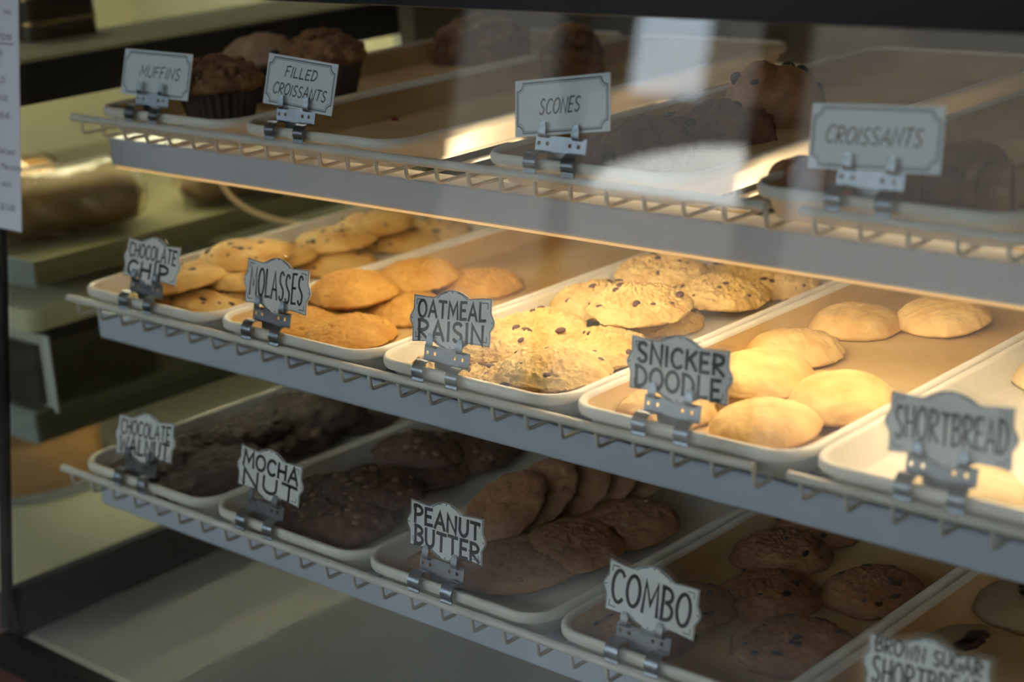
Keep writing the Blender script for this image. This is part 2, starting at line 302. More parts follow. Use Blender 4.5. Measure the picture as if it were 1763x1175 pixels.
# ------------------------------------------------------------------ cookies
CK = {}
def cookie_mesh(kind, var, R, th, rough, freq, mats, crack=0., inc=0, isz=.1, fine=.0, nr=26, ns=84, edge=.5, irr=.05, wr=0.):
    mb = MB(); sd = var*13.7 + sum(map(ord, kind))*.31; rs = []
    def disp(x, y, z):
        p = Vector((x*freq+sd, y*freq-sd, z*freq+2*sd))
        d = rough*noise.noise(p) + rough*.55*noise.noise(p*2.3)
        if fine: d += fine*noise.noise(p*5.1) + fine*.6*noise.noise(p*9.7)
        if crack:
            ds, _ = noise.voronoi(Vector((x*1.5+sd+.5*noise.noise(p*1.9), y*1.5+sd+.5*noise.noise(p*1.9+Vector((7, 3, 1))), .3*noise.noise(p*1.7)))); e = ds[1]-ds[0]
            d -= crack*(1 if var == 1 else .4)*max(0, 1-e/.075)*max(0., .4+1.6*noise.noise(p*.8+Vector((5, 1, 2)))) 
        if wr: d += wr*noise.noise(Vector((x*2+sd+y*3, y*9+2*noise.noise(p*.6), sd)))
        return d
    prof = []
    for i in range(nr+1): t = i/nr; prof.append((t, th*(edge*(1-t**7)**.55 + (1-edge)*(1-t*t)**.9)))
    prof[-1] = (1.0, .16*th)
    def ring(t, h, bot=False):
        o = []
        for k in range(ns):
            a = 2*math.pi*k/ns; rr = R*t*(1 + irr*noise.noise((math.cos(a)*1.1+sd, math.sin(a)*1.1, sd)) + (.35*rough/R*3*noise.noise((math.cos(a)*5+sd, math.sin(a)*5, h*3)) if t > .8 else 0))
            x, y = rr*math.cos(a), rr*math.sin(a); dd = 0 if bot else disp(x, y, h)
            o.append((x, y, max(h+dd, .02) if not bot else h))
        return o
    for t, h in prof: rs.append(ring(max(t, .012), h))
    rs.append(ring(.985, .05, True)); rs.append(ring(.93, .0, True)); rs.append(ring(.3, .0, True))
    mb.rings(rs)
    rnd = random.Random(sd)
    for q in range(inc):
        a = rnd.random()*6.283; t = math.sqrt(rnd.random())*.86; x, y = R*t*math.cos(a), R*t*math.sin(a)
        h = th*(edge*(1-t**7)**.55 + (1-edge)*(1-t*t)**.9) + disp(x, y, th*.8); s = isz*rnd.uniform(.5, 1.2)
        an = rnd.uniform(.65, 1.4); mb.lump((x, y, h-s*.2), s, 7, 1, (an, 1/an, .6), q)
    return mb.mesh(kind+'_cookie', mats, 75)
KN = dict(
 chip=('chocolate_chip_cookie', 1.28, .42, .05, 1.6, dict(inc=10, isz=.105, irr=.06, fine=.02), ['chip', 'choc']),
 mol=('molasses_cookie', 1.22, .52, .05, 1.5, dict(crack=.13, irr=.05, fine=.035, nr=44, ns=150), ['mol']),
 oat=('oatmeal_raisin_cookie', 1.26, .50, .07, 2.2, dict(inc=9, isz=.105, fine=.055, irr=.09, nr=44, ns=140, edge=.42), ['oat', 'raisin']),
 snick=('snickerdoodle_cookie', 1.17, .56, .05, 1.2, dict(fine=.014, irr=.05, edge=.5, wr=.013, nr=40, ns=120), ['snick']),
 short=('shortbread_cookie', 1.0, .5, .03, 1.5, dict(fine=.01, edge=.6, irr=.1), ['short']),
 waln=('chocolate_walnut_cookie', 1.3, .55, .11, 1.9, dict(inc=12, isz=.12, fine=.04, irr=.1), ['waln', 'waln']),
 mocha=('mocha_nut_cookie', 1.32, .55, .10, 1.9, dict(inc=18, isz=.11, fine=.045, irr=.09), ['mocha', 'nut']),
 pb=('peanut_butter_cookie', 1.3, .48, .06, 2.0, dict(inc=6, isz=.09, fine=.035, irr=.07), ['pb', 'nut']),
 combo=('combo_cookie', 1.15, .60, .06, 1.9, dict(inc=12, isz=.10, fine=.04, irr=.06, edge=.3, nr=34, ns=100), ['combo', 'choc']),
 brown=('brown_sugar_cookie', 1.2, .5, .02, 1.2, dict(fine=.01, irr=.03, edge=.6), ['brown']))
for k, (n, R, th, ro, fr_, kw, ms) in KN.items():
    CK[k] = [cookie_mesh(k, v, R, th, ro, fr_, [M[m] for m in ms], **kw) for v in range(3)]
GRP = dict(chip='chocolate chip cookies', mol='molasses cookies', oat='oatmeal raisin cookies', snick='snickerdoodle cookies', short='shortbread cookies', waln='chocolate walnut cookies', mocha='mocha nut cookies', pb='peanut butter cookies', combo='combo cookies', brown='brown sugar shortbread cookies')
cnt = 0
def cookie(k, px, py, lev, label, r=1., tx=0., ty=0., spin=None, sz=1.):
    global cnt
    x0, y0, z = TR[k]; R, th = KN[k][1]*r, KN[k][2]; tl = math.sin(math.radians(math.hypot(tx, ty)))
    lev += R*tl*(.95 if tl > .5 else .62)
    p = at(px, py, z + lev + th*.35); m = .22 + R*.97*(1 if tl < .5 else .8)
    p.x = min(max(p.x, x0+m), x0+TW-m); p.y = max(p.y, y0+m)
    o = link(KN[k][0], CK[k][cnt % 3], None, W(p.x, p.y, z+lev)); cnt += 1
    rz = spin if spin is not None else (cnt*2.399) % 6.283
    o.rotation_euler = (Matrix.Rotation(math.radians(tx), 3, 'X') @ Matrix.Rotation(math.radians(ty), 3, 'Y') @ Matrix.Rotation(rz, 3, 'Z')).to_euler()
    o.scale = (r, r, sz); tag(o, label, 'cookie', GRP[k]); return o
ck = cookie
CC = 'chocolate chip cookie '
ck('chip', 262, 520, .0, CC+'peeking out beneath the chocolate chip card clip')
ck('chip', 372, 514, .06, 'pale '+CC+'lying low in the front right corner of its tray', ty=4)
ck('chip', 315, 477, .55, 'big golden '+CC+'tilted just right of the chocolate chip card', tx=4, ty=-5, r=1.05)
ck('chip', 432, 478, .42, 'pale '+CC+'half hidden by the left edge of the molasses card', tx=-4)
ck('chip', 360, 482, .0, CC+'in shadow under the golden one right of its card')
ck('chip', 418, 437, .86, 'broad '+CC+'lying highest above the molasses card', tx=3, r=1.12)
ck('chip', 470, 440, .42, CC+'under the broad one above the molasses card')
ck('chip', 575, 452, .0, CC+'flat on the tray against the rim by the molasses tray', r=1.05)
ck('chip', 577, 410, .45, CC+'with browned rim, overlapping the one by the rim', tx=3)
ck('chip', 690, 412, .0, CC+'by the tray rim further back, under the warm valance')
ck('chip', 645, 383, .48, CC+'with thick golden edge right under the grey valance', tx=3)
ck('chip', 745, 395, .0, CC+'farthest back along the right rim of its tray')
MO = 'molasses cookie '
ck('mol', 500, 550, .0, 'round '+MO+'behind the molasses card clip')
ck('mol', 600, 572, .0, 'deeply cracked '+MO+'at the front right corner of its tray', r=1.04)
ck('mol', 705, 532, .0, MO+'just left of the oatmeal raisin card')
ck('mol', 608, 495, .52, 'smooth orange '+MO+'raised right of the molasses card', ty=3, tx=3, r=1.03)
ck('mol', 640, 512, .0, MO+'in the shadow underneath the smooth orange one')
ck('mol', 717, 473, .3, MO+'behind the smooth orange one, touching its right edge', tx=4)
ck('mol', 825, 487, .0, MO+'above the oatmeal raisin card, last before the bare tray', tx=0, r=1.04)
OA = 'oatmeal raisin cookie '
ck('oat', 760, 636, .0, OA+'behind the oatmeal raisin card and its clip', r=.95)
ck('oat', 888, 652, .0, 'shaded flat '+OA+'at the tray front, right of the clip', r=1.05)
ck('oat', 955, 630, .42, 'large rough '+OA+'on top at the front of its tray', tx=-2, ty=4, r=1.04)
ck('oat', 850, 585, .38, OA+'with raisins touching the right edge of its card', tx=4)
ck('oat', 926, 566, .3, 'broad '+OA+'behind the large front one', tx=6)
ck('oat', 1035, 596, .1, 'pale '+OA+'against the right rim beside the snickerdoodle card', ty=4)
ck('oat', 1018, 511, .36, OA+'with dark raisins by the left rim in mid tray', tx=4)
ck('oat', 1102, 521, .62, OA+'topmost in the middle of its tray, above the snickerdoodle card', tx=4, ty=5, r=1.04)
ck('oat', 1130, 549, .0, OA+'underneath the middle one, right above the snickerdoodle card')
ck('oat', 1106, 458, .52, OA+'against the warm valance edge, raised at the back', tx=3)
ck('oat', 1165, 480, .0, 'browned '+OA+'below the raised back one')
ck('oat', 1243, 502, .3, 'dark flecked '+OA+'by the right rim of its tray', ty=4)
ck('oat', 1282, 470, .0, OA+'half cut off by the valance, behind the dark flecked one')
ck('oat', 1335, 487, .0, OA+'farthest back at the right rim of its tray')
SN = 'snickerdoodle cookie '
ck('snick', 1105, 690, .0, SN+'half hidden by the snickerdoodle card', r=.95)
ck('snick', 1317, 727, .12, 'plump '+SN+'at the front corner beside the shortbread card', tx=4)
ck('snick', 1400, 676, .0, SN+'mostly covered by its brightly lit neighbour')
ck('snick', 1453, 681, .22, 'brightly lit '+SN+'touching the left edge of the shortbread card', ty=6, tx=4)
ck('snick', 1312, 640, .42, SN+'leaning on another, at the right edge of its card', tx=5, ty=4)
ck('snick', 1345, 594, .05, SN+'underneath the leaning one, middle of the parchment')
ck('snick', 1463, 551, .0, SN+'with browned centre, left of the back pair')
ck('snick', 1623, 541, .05, SN+'farthest back, nearest the valance', tx=5)
ck('short', 1668, 845, .0, 'pale shortbread cookie behind the shortbread card clip', r=1.12)
ck('short', 1795, 640, .0, 'pale shortbread cookie cut off by the right edge of the photo', r=1.1)
WA = 'dark chocolate walnut cookie '
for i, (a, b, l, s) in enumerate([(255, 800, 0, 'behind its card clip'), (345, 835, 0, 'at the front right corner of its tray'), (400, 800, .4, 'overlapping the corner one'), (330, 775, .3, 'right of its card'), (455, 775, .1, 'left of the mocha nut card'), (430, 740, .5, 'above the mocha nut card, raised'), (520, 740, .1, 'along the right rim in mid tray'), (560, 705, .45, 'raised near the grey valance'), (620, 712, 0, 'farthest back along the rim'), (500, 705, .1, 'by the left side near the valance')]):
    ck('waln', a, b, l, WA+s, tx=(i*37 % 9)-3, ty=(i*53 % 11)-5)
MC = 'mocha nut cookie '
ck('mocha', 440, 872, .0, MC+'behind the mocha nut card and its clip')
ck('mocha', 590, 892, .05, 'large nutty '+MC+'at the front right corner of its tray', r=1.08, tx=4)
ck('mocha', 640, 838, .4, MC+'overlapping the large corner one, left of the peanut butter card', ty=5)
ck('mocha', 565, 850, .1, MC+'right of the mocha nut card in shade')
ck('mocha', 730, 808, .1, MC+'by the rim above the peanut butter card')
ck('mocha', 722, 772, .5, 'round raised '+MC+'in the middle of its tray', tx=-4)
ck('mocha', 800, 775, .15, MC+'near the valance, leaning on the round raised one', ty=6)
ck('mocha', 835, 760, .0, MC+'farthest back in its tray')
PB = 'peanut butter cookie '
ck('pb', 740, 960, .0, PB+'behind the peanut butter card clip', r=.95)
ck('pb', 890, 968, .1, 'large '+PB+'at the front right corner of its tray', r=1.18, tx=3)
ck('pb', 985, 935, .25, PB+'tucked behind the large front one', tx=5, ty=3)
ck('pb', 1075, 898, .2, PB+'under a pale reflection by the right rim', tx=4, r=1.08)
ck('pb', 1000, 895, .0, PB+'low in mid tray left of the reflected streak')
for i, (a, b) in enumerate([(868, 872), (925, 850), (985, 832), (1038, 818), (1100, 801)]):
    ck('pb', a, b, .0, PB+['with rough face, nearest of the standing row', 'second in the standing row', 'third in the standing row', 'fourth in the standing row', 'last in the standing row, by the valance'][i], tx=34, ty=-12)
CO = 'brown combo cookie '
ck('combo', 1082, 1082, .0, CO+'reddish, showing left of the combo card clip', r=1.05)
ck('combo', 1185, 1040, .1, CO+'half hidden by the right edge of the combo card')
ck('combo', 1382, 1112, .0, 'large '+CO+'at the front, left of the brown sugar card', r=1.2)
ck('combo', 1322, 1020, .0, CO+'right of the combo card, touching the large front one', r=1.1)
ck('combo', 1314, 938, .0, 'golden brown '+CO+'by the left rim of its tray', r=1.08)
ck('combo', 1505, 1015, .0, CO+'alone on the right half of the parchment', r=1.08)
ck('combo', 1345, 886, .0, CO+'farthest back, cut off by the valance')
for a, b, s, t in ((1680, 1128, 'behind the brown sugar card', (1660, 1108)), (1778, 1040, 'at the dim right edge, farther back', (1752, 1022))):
    o = ck('brown', a, b, .0, 'pale brown sugar shortbread with chocolate on top '+s, r=1.12)
    mb = MB(); q = random.Random(a)
    for i in range(5): mb.lump((q.uniform(-.28, .28), q.uniform(-.2, .2), .5), .2, 9, 0, (1.3, 1, .6), i)
    mb.obj('chocolate_topping', M['choc'], o, Vector((-.1*S, 0, 0)))

# ------------------------------------------------------------------ muffins, scones, croissants, pastry
def muffin(px, py, key, label, top='muffin', sc=1., berry=False, pz=.9):
    z = TR[key][2]; p = at(px, py, z+pz); e = empty('muffin', W(p.x, p.y, z), label, 'muffin', 'muffins'); e.scale = (sc,)*3
    cup = []
    for t in range(9):
        h = 1.05*t/8; cup.append([((.72+.28*t/8)*(1+.035*(-1)**k)*math.cos(2*math.pi*k/56), (.72+.28*t/8)*(1+.035*(-1)**k)*math.sin(2*math.pi*k/56), h) for k in range(56)])
    MB().rings(cup).obj('paper_cup', M['cup'], e, smooth=20)
    rs = []
    for i in range(15):
        t = i/14; a0 = t*math.pi/2; r = (1.12*math.cos(a0) if i else 1.0)+.012; h = 1.0 + .78*math.sin(a0)
        rs.append([((r+.07*noise.noise((math.cos(a)*2.2+px, math.sin(a)*2.2, h*2)))*math.cos(a), (r+.07*noise.noise((math.cos(a)*2.2+px, math.sin(a)*2.2, h*2)))*math.sin(a), h+.07*noise.noise((r*3*math.cos(a), r*3*math.sin(a), px))) for a in [2*math.pi*k/44 for k in range(44)]])
    mb = MB().rings(rs); q = random.Random(px)
    for i in range(10 if berry else 75):
        a = q.random()*6.283; th = q.random()**.7*1.4; r = 1.1*math.cos(math.pi/2-th); h = 1.0+.78*math.sin(math.pi/2-th)
        mb.lump((r*math.cos(a), r*math.sin(a), h), q.uniform(.06, .15), 6, 1, seed=i)
    mb.obj('muffin_top', [M[top], M['berry'] if berry else M[top]], e, smooth=60)
muffin(378, 165, 'muf', 'brown crumb topped muffin in a pleated paper cup beside the muffins card', sc=1.08)
muffin(452, 118, 'muf', 'pale blueberry muffin behind the crumb muffin, left of the filled croissants card', 'bluem', 1.08, True)
muffin(560, 118, 'muf', 'brown crumb muffin showing above the filled croissants card', sc=1.1)
def heap(name, px, py, key, label, cat, m, rx, ry, h, lumps, seed, m2=None, grp=None, rz=0., pz=.3, inc=0, rough=.22):
    z = TR[key][2]; p = at(px, py, z+pz); mb = MB(); rs = []
    N = 64
    for i in range(18):
        t = i/17; a0 = t*math.pi/2; cr = math.cos(a0)**.75 if i < 17 else .02
        hh = h*math.sin(a0)**.9
        ring = []
        for k in range(N):
            a = 2*math.pi*k/N; f = 1+.16*noise.noise((math.cos(a)*1.3+seed, math.sin(a)*1.3, seed))
            x, y = rx*cr*f*math.cos(a), ry*cr*f*math.sin(a)
            d = rough*noise.noise((x*1.6+seed, y*1.6, hh*1.6)) + rough*.6*noise.noise((x*3.5, y*3.5+seed, hh*3.5)) + rough*.3*noise.noise((x*8, y*8+seed, hh*8))
            ring.append((x*(1+d*.6), y*(1+d*.6), max(0, hh+(d if i else 0))))
        rs.append(ring)
    mb.rings(rs); q = random.Random(seed)
    for i in range(inc):
        a = q.random()*6.283; b = q.uniform(.25, 1.2)
        mb.lump((rx*.9*math.cos(b)**.75*math.cos(a), ry*.9*math.cos(b)**.75*math.sin(a), h*.96*math.sin(b)**.9), .19, 12, 1, (1, 1, .8), i, 8)
    o = mb.obj(name, [M[m], M[m2 or m]], None, W(p.x, p.y, z), 70); o.rotation_euler = (0, 0, rz)
    return tag(o, label, cat, grp)
heap('scone', 1100, 258, 'sco', 'dark chocolate scone nearest the scones card', 'scone', 'scone', 1.35, 1.0, .95, 0, 3, 'choc', 'scones', .9, inc=6)
heap('scone', 1228, 222, 'sco', 'dark chocolate scone in the middle, between the front scone and the blueberry one', 'scone', 'scone', 1.4, 1.0, .9, 0, 8, 'choc', 'scones', .8, inc=6)
heap('scone', 1330, 172, 'sco', 'golden domed scone with blueberries behind the dark scones', 'scone', 'bscone', 1.35, 1.2, 1.45, 0, 12, 'berry', 'scones', .5, pz=.55, inc=9, rough=.14)
heap('pastry', 830, 78, 'muf', 'crumb topped pastry far back in the muffin tray', 'pastry', 'muffin', 1.6, 1.2, 1.4, 0, 21, 'nut', None, .6, pz=.5, inc=26)
heap('pastry', 982, 100, 'fill', 'dim crumb topped pastry far back above the scones card', 'pastry', 'muffin', 1.0, 1.0, 1.5, 0, 25, 'nut', None, .6, pz=.5, inc=20)
def croissant(px, py, key, label, rz, lev=0., tilt=0., pz=.5, sc=1.):
    z = TR[key][2]; p = at(px, py, z+lev+pz); rs = []; N = 20; n = 60
    for i in range(n+1):
        t = -1+2*i/n; ang = t*1.25; R0 = 1.5
        c = Vector((R0*math.sin(ang), R0*(1-math.cos(ang)), 0)); tg = Vector((math.cos(ang), math.sin(ang), 0)); nr = Vector((-tg.y, tg.x, 0))
        seg = (t*3.5+.5) % 1.0; r = .72*(1-abs(t)**2.2)**.6*(1+.3*(seg-.5)) + .05
        rs.append([c + nr*r*math.cos(a) + Vector((0, 0, .55+r*.85*math.sin(a)-.0)) for a in [2*math.pi*k/N for k in range(N)]])
    rs = [[Vector((v.x, v.y, max(0., v.z))) for v in r] for r in rs]
    o = MB().rings(rs).obj('croissant', M['croi'], None, W(p.x, p.y, z+lev), 60); o.rotation_euler = (math.radians(tilt), 0, rz); o.scale = (sc,)*3
    tag(o, label, 'croissant', 'croissants')
croissant(1640, 300, 'croi', 'golden brown croissant standing out behind the croissants card', 1.2, .0, 0, .6, .95)
croissant(1722, 330, 'croi', 'darker croissant at the right, in front of the golden brown one', .3, 0, 0, .4, .8)
croissant(1415, 325, 'croi', 'dark croissant showing left of the croissants card', .2, 0, 0, .3, .75)
croissant(1530, 300, 'croi', 'croissant hidden behind the croissants card', .1, 0, 0, .4, .8)
for i, (a, b, r) in enumerate(((553, 214, .17), (680, 207, .1))):
    z = TR['fill'][2]; p = at(a, b, z); o = MB().lump((0, 0, 0), r, 12, 0, (1.2, 1, .45)).obj('jam_spot', M['jam'], None, W(p.x, p.y, z+r*.3))
    tag(o, ['drop of dark red jam beside the filled croissants clip', 'small red jam smear farther back on the bare parchment'][i], 'jam', 'jam spots')

# ------------------------------------------------------------------ hand lettering
def arc(cx, cy, rx, ry, a0, a1, n=14): return [(cx+rx*math.cos(math.radians(a0+(a1-a0)*k/n)), cy+ry*math.sin(math.radians(a0+(a1-a0)*k/n))) for k in range(n+1)]
SS = arc(.5, .76, .42, .24, 35, 180, 8) + [(.12, .66), (.3, .56), (.62, .46)] + arc(.5, .24, .42, .24, 40, -150, 9)
GL = {
 'A': (1, [[(0, 0), (.5, 1), (1, 0)], [(.16, .36), (.86, .34)]]), 'B': (.85, [[(.08, 0), (.08, 1)], [(.0, 1)] + arc(.3, .77, .6, .23, 90, -90, 8) + arc(.3, .27, .68, .27, 90, -90, 9) + [(.0, 0)]]),
 'C': (.9, [arc(.58, .5, .55, .5, 48, 312, 16)]), 'D': (.9, [[(.08, 0), (.08, 1)], [(0, 1)] + arc(.2, .5, .78, .5, 90, -90, 14) + [(0, 0)]]),
 'E': (.75, [[(.95, 1), (.08, .98), (.08, 0), (.98, .02)], [(.08, .52), (.8, .52)]]), 'F': (.75, [[(.98, 1), (.08, .97), (.08, 0)], [(.08, .52), (.75, .53)]]),
 'G': (.95, [arc(.55, .5, .52, .5, 50, 350, 16) + [(.62, .42)]]), 'H': (.9, [[(.06, 0), (.06, 1)], [(.94, 0), (.94, 1)], [(.06, .5), (.94, .5)]]),
 'I': (.18, [[(.5, 0), (.5, 1)]]), 'K': (.85, [[(.08, 0), (.08, 1)], [(.95, 1), (.1, .42)], [(.38, .6), (1, 0)]]), 'L': (.75, [[(.08, 1), (.08, 0), (1, .03)]]),
 'M': (1.15, [[(0, 0), (.1, 1), (.5, .3), (.9, 1), (1, 0)]]), 'N': (.95, [[(.04, 0), (.06, 1), (.94, 0), (.96, 1)]]), 'O': (1, [arc(.5, .5, .5, .5, 90, 450, 22)]),
 'P': (.85, [[(.08, 0), (.08, 1)], [(0, 1)] + arc(.3, .74, .65, .27, 90, -90, 10) + [(.08, .46)]]), 'R': (.88, [[(.08, 0), (.08, 1)], [(0, 1)] + arc(.3, .75, .62, .26, 90, -90, 9) + [(.1, .48), (1, 0)]]),
 'S': (.8, [SS]), 'T': (.9, [[(0, 1), (1, .98)], [(.5, .98), (.5, 0)]]), 'U': (.9, [[(.05, 1), (.05, .4)] + arc(.5, .38, .45, .38, 180, 360, 10) + [(.95, 1)]]), 'W': (1.2, [[(0, 1), (.25, 0), (.5, .8), (.75, 0), (1, 1)]])}
def stroke(mb, pts, w, z, y1=0):
    pts = [Vector((p[0], p[1])) for p in pts]; n = len(pts); L = []; R_ = []
    closed = (pts[0]-pts[-1]).length < 1e-4
    for i, p in enumerate(pts):
        a = pts[i-1] if i else (pts[-2] if closed else p); b = pts[i+1] if i < n-1 else (pts[1] if closed else p)
        d1 = (p-a).normalized() if (p-a).length > 1e-6 else (b-p).normalized(); d2 = (b-p).normalized() if (b-p).length > 1e-6 else d1
        nn = Vector((-(d1.y+d2.y), d1.x+d2.x)); nn = nn.normalized() if nn.length > 1e-5 else Vector((-d1.y, d1.x))
        c = max(.45, nn.dot(Vector((-d1.y, d1.x)))); nn = nn*(w/2/c); e = Vector((0, 0))
        if not closed and i == 0: e = -d2*w*.35
        if not closed and i == n-1: e = d1*w*.35
        L.append(p+nn+e); R_.append(p-nn+e)
    vs = [(q.x, q.y, z) for q in L] + [(q.x, q.y, z) for q in R_]
    mb.add(vs, [(i, i+1, n+i+1, n+i) for i in range(n-1)])
def letters(mb, text, x0, x1, y0, y1, w, z, slant=0., seed=0):
    gap = .3; ws = [GL[c][0] if c != ' ' else .55 for c in text]; tot = sum(ws)+gap*(len(text)-1); k = (x1-x0)/tot; x = x0; rnd = random.Random(seed+len(text))
    for c, cw in zip(text, ws):
        if c != ' ':
            dy = rnd.uniform(-.03, .03)*(y1-y0); sy = rnd.uniform(.94, 1.04); rot = rnd.uniform(-.03, .03)
            for st in GL[c][1]:
                stroke(mb, [(x+(px*cw+rot*py)*k+slant*py*(y1-y0), y0+dy+py*sy*(y1-y0)) for px, py in st], w, z)
        x += (cw+gap)*k

# ------------------------------------------------------------------ cards and clips
def scallop(w, h, ex=0., ey=0.):
    t = []
    for k in range(9): t.append((-.5+.27*k/8, 1-.035*math.sin(math.pi/2*k/8)*1))
    for k in range(1, 12): a = k/12; t.append((-.23+.46*a, .965+.165*math.sin(math.pi*a)**.9))
    for k in range(9): t.append((.23+.27*k/8, .965+.035*math.sin(math.pi/2*k/8)))
    r = [(.5, .74), (.505, .68)] + [(.5+.045*math.sin(math.pi*k/8), .68-.36*k/8) for k in range(1, 8)] + [(.495, .30), (.5, .22)]
    top = t; bot = [(-x, 1-y) for x, y in t]; lft = [(-x, 1-y) for x, y in r]
    P = top + r + bot + lft
    return [(x*w*(1+ex), (y-.5)*h*(1+ey)+.5*h) for x, y in P]
def mrot(roll, lean):
    a = Vector((1, 0, 0)); b = Vector((0, math.sin(lean), math.cos(lean))); c, s = math.cos(roll), math.sin(roll)
    x, y = c*a+s*b, -s*a+c*b; return Matrix((x, y, x.cross(y))).transposed()
def cardobj(shelf, X, Z, roll, lean, w, h, lines, label, rect=False, seed=0):
    oy = SH[shelf][1]; e = empty('name_card', W(X, oy+.45, Z), label, 'sign', 'product name cards')
    e.rotation_euler = mrot(math.radians(roll), math.radians(lean)).to_euler()
    ink = MB(); br = MB()
    if not rect:
        out = scallop(w, h); MB().prism(out, -.01, .01).obj('card', M['card'], e, smooth=0)
        MB().prism(scallop(w, h, .085, .17), -.02, .02).obj('laminate', M['lam'], e, smooth=0)
        inn = [(x*.985, (y-h/2)*.975+h/2) for x, y in out]; stroke(br, inn+[inn[0]], .018, .013)
        for sx in (-1, 1):
            for cy, s in ((.9, -1), (.1, 1)): stroke(br, [(sx*w*.38, h*cy), (sx*w*.455, h*cy), (sx*w*.455, h*(cy+.11*s))], .02, .013)
            stroke(br, arc(0, h*.62, w*.27, h*.47, 90-sx*14, 90-sx*46, 5), .02, .013); stroke(br, arc(0, h*.38, w*.27, h*.47, 270+sx*14, 270+sx*46, 5), .02, .013)
            br.prism([(sx*w*.515+.02*math.cos(i), h*.5+.02*math.sin(i)) for i in range(6)], .012, .014)
        br.prism([(.02*math.cos(i), h*1.08+.02*math.sin(i)) for i in range(6)], .012, .014); br.prism([(.02*math.cos(i), -h*.07+.02*math.sin(i)) for i in range(6)], .012, .014)
        for t, a, b, c, d in lines: letters(ink, t, (a-.5)*w, (b-.5)*w, c*h, d*h, min(.086, max(.05, .29*(b-a)*w/(sum(GL[q][0] if q != ' ' else .55 for q in t)+.3*len(t)))), .0135, 0, seed)
        ink.obj('lettering', M['ink'], e, smooth=0); br.obj('printed_border', M['ink'], e, smooth=0)
    else:
        MB().box(-w/2, w/2, 0, h, -.012, .012).obj('card', M['cardb'], e, smooth=0)
        for ins, wd_ in ((.07, .03), (.11, .012)):
            a, b, q = w/2-ins, h-ins, .17
            P = [(-a+q, ins), (a-q, ins)] + [(a-q*math.cos(t), ins+q*math.sin(t)) for t in (.3, .8, 1.3)] + [(a, ins+q), (a, b-q)] + [(a-q*math.sin(t), b-q*math.cos(t)) for t in (.3, .8, 1.3)] + [(a-q, b), (-a+q, b)] + [(-a+q*math.cos(t), b-q*math.sin(t)) for t in (.3, .8, 1.3)] + [(-a, b-q), (-a, ins+q)] + [(-a+q*math.sin(t), ins+q*math.cos(t)) for t in (.3, .8, 1.3)] + [(-a+q, ins)]
            stroke(br, P, wd_, .014)
        for t, a, b, c, d in lines: letters(ink, t, (a-.5)*w, (b-.5)*w, c*h, d*h, .036, .0145, .22, seed)
        ink.obj('lettering', M['ink'], e, smooth=0); br.obj('printed_border', M['inkb'], e, smooth=0)
    return e
def smooth_path(p, n=5):
    o = []
    for i in range(len(p)-1):
        a, b, c, d = [Vector(q) for q in (p[max(i-1, 0)], p[i], p[i+1], p[min(i+2, len(p)-1)])]
        for k in range(n): t = k/n; o.append(tuple(.5*(2*b+(c-a)*t+(2*a-5*b+4*c-d)*t*t+(3*b-a-3*c+d)*t**3)))
    return o+[p[-1]]
def make_clip():
    e = D.objects.new('card_clip', None); C.objects.link(e); e.empty_display_size = .02
    q = .26
    pl = MB(); pl.ribbon([(.36, .30), (.385, .60)], -.36, .36)
    HX = [-.62, -.38, .26, .5]; xs = [-.72] + sorted([h for q_ in HX for h in (q_-.04, q_+.04)]) + [.72]; zs = [.58, .72, .80, .93]
    fr_ = lambda z: .385 + (z-.58)*.243                # pierced plate: four small holes beside the tongues
    for i in range(len(xs)-1):
        for j in range(3):
            if not (j == 1 and i % 2 == 1): pl.ribbon([(fr_(zs[j]), zs[j]), (fr_(zs[j+1]), zs[j+1])], xs[i], xs[i+1])
    pl.obj('plate', M['clip'], e, smooth=30)
    dots = MB()
    for sx in (-1, 1):
        MB().ribbon(smooth_path([(.39, .58), (.30, .63), (.17, .66), (.04, .60), (-.05, .47), (-.055, .36), (-.035, .29), (-.06, .22), (-.055, .14), (-.02, .10)]), sx*.72-(.36 if sx > 0 else 0), sx*.72+(.36 if sx < 0 else 0)).obj('arm', M['clip'], e, smooth=60)
        x = sx*.47; tn = MB(); tn.ribbon(smooth_path([(.45, .90), (.37, .93), (.355, 1.0), (.405, 1.16)], 4), x-.1, x+.1)
        tn.ribbon([(.405, 1.16), (.415, 1.2), (.425, 1.235)], x-.075, x+.075)
        tn.obj('tongue', M['clip'], e, smooth=60)
        for dx, dz in ((-.2, .80), (.13, .80)): pass
    return e
clip0 = make_clip(); first = [True]
def clip(shelf, X, label):
    e = clip0 if first[0] else copy_tree(clip0); first[0] = False
    e.location = W(X, SH[shelf][1], SH[shelf][2]-.02); tag(e, label, 'card holder', 'steel card clips')
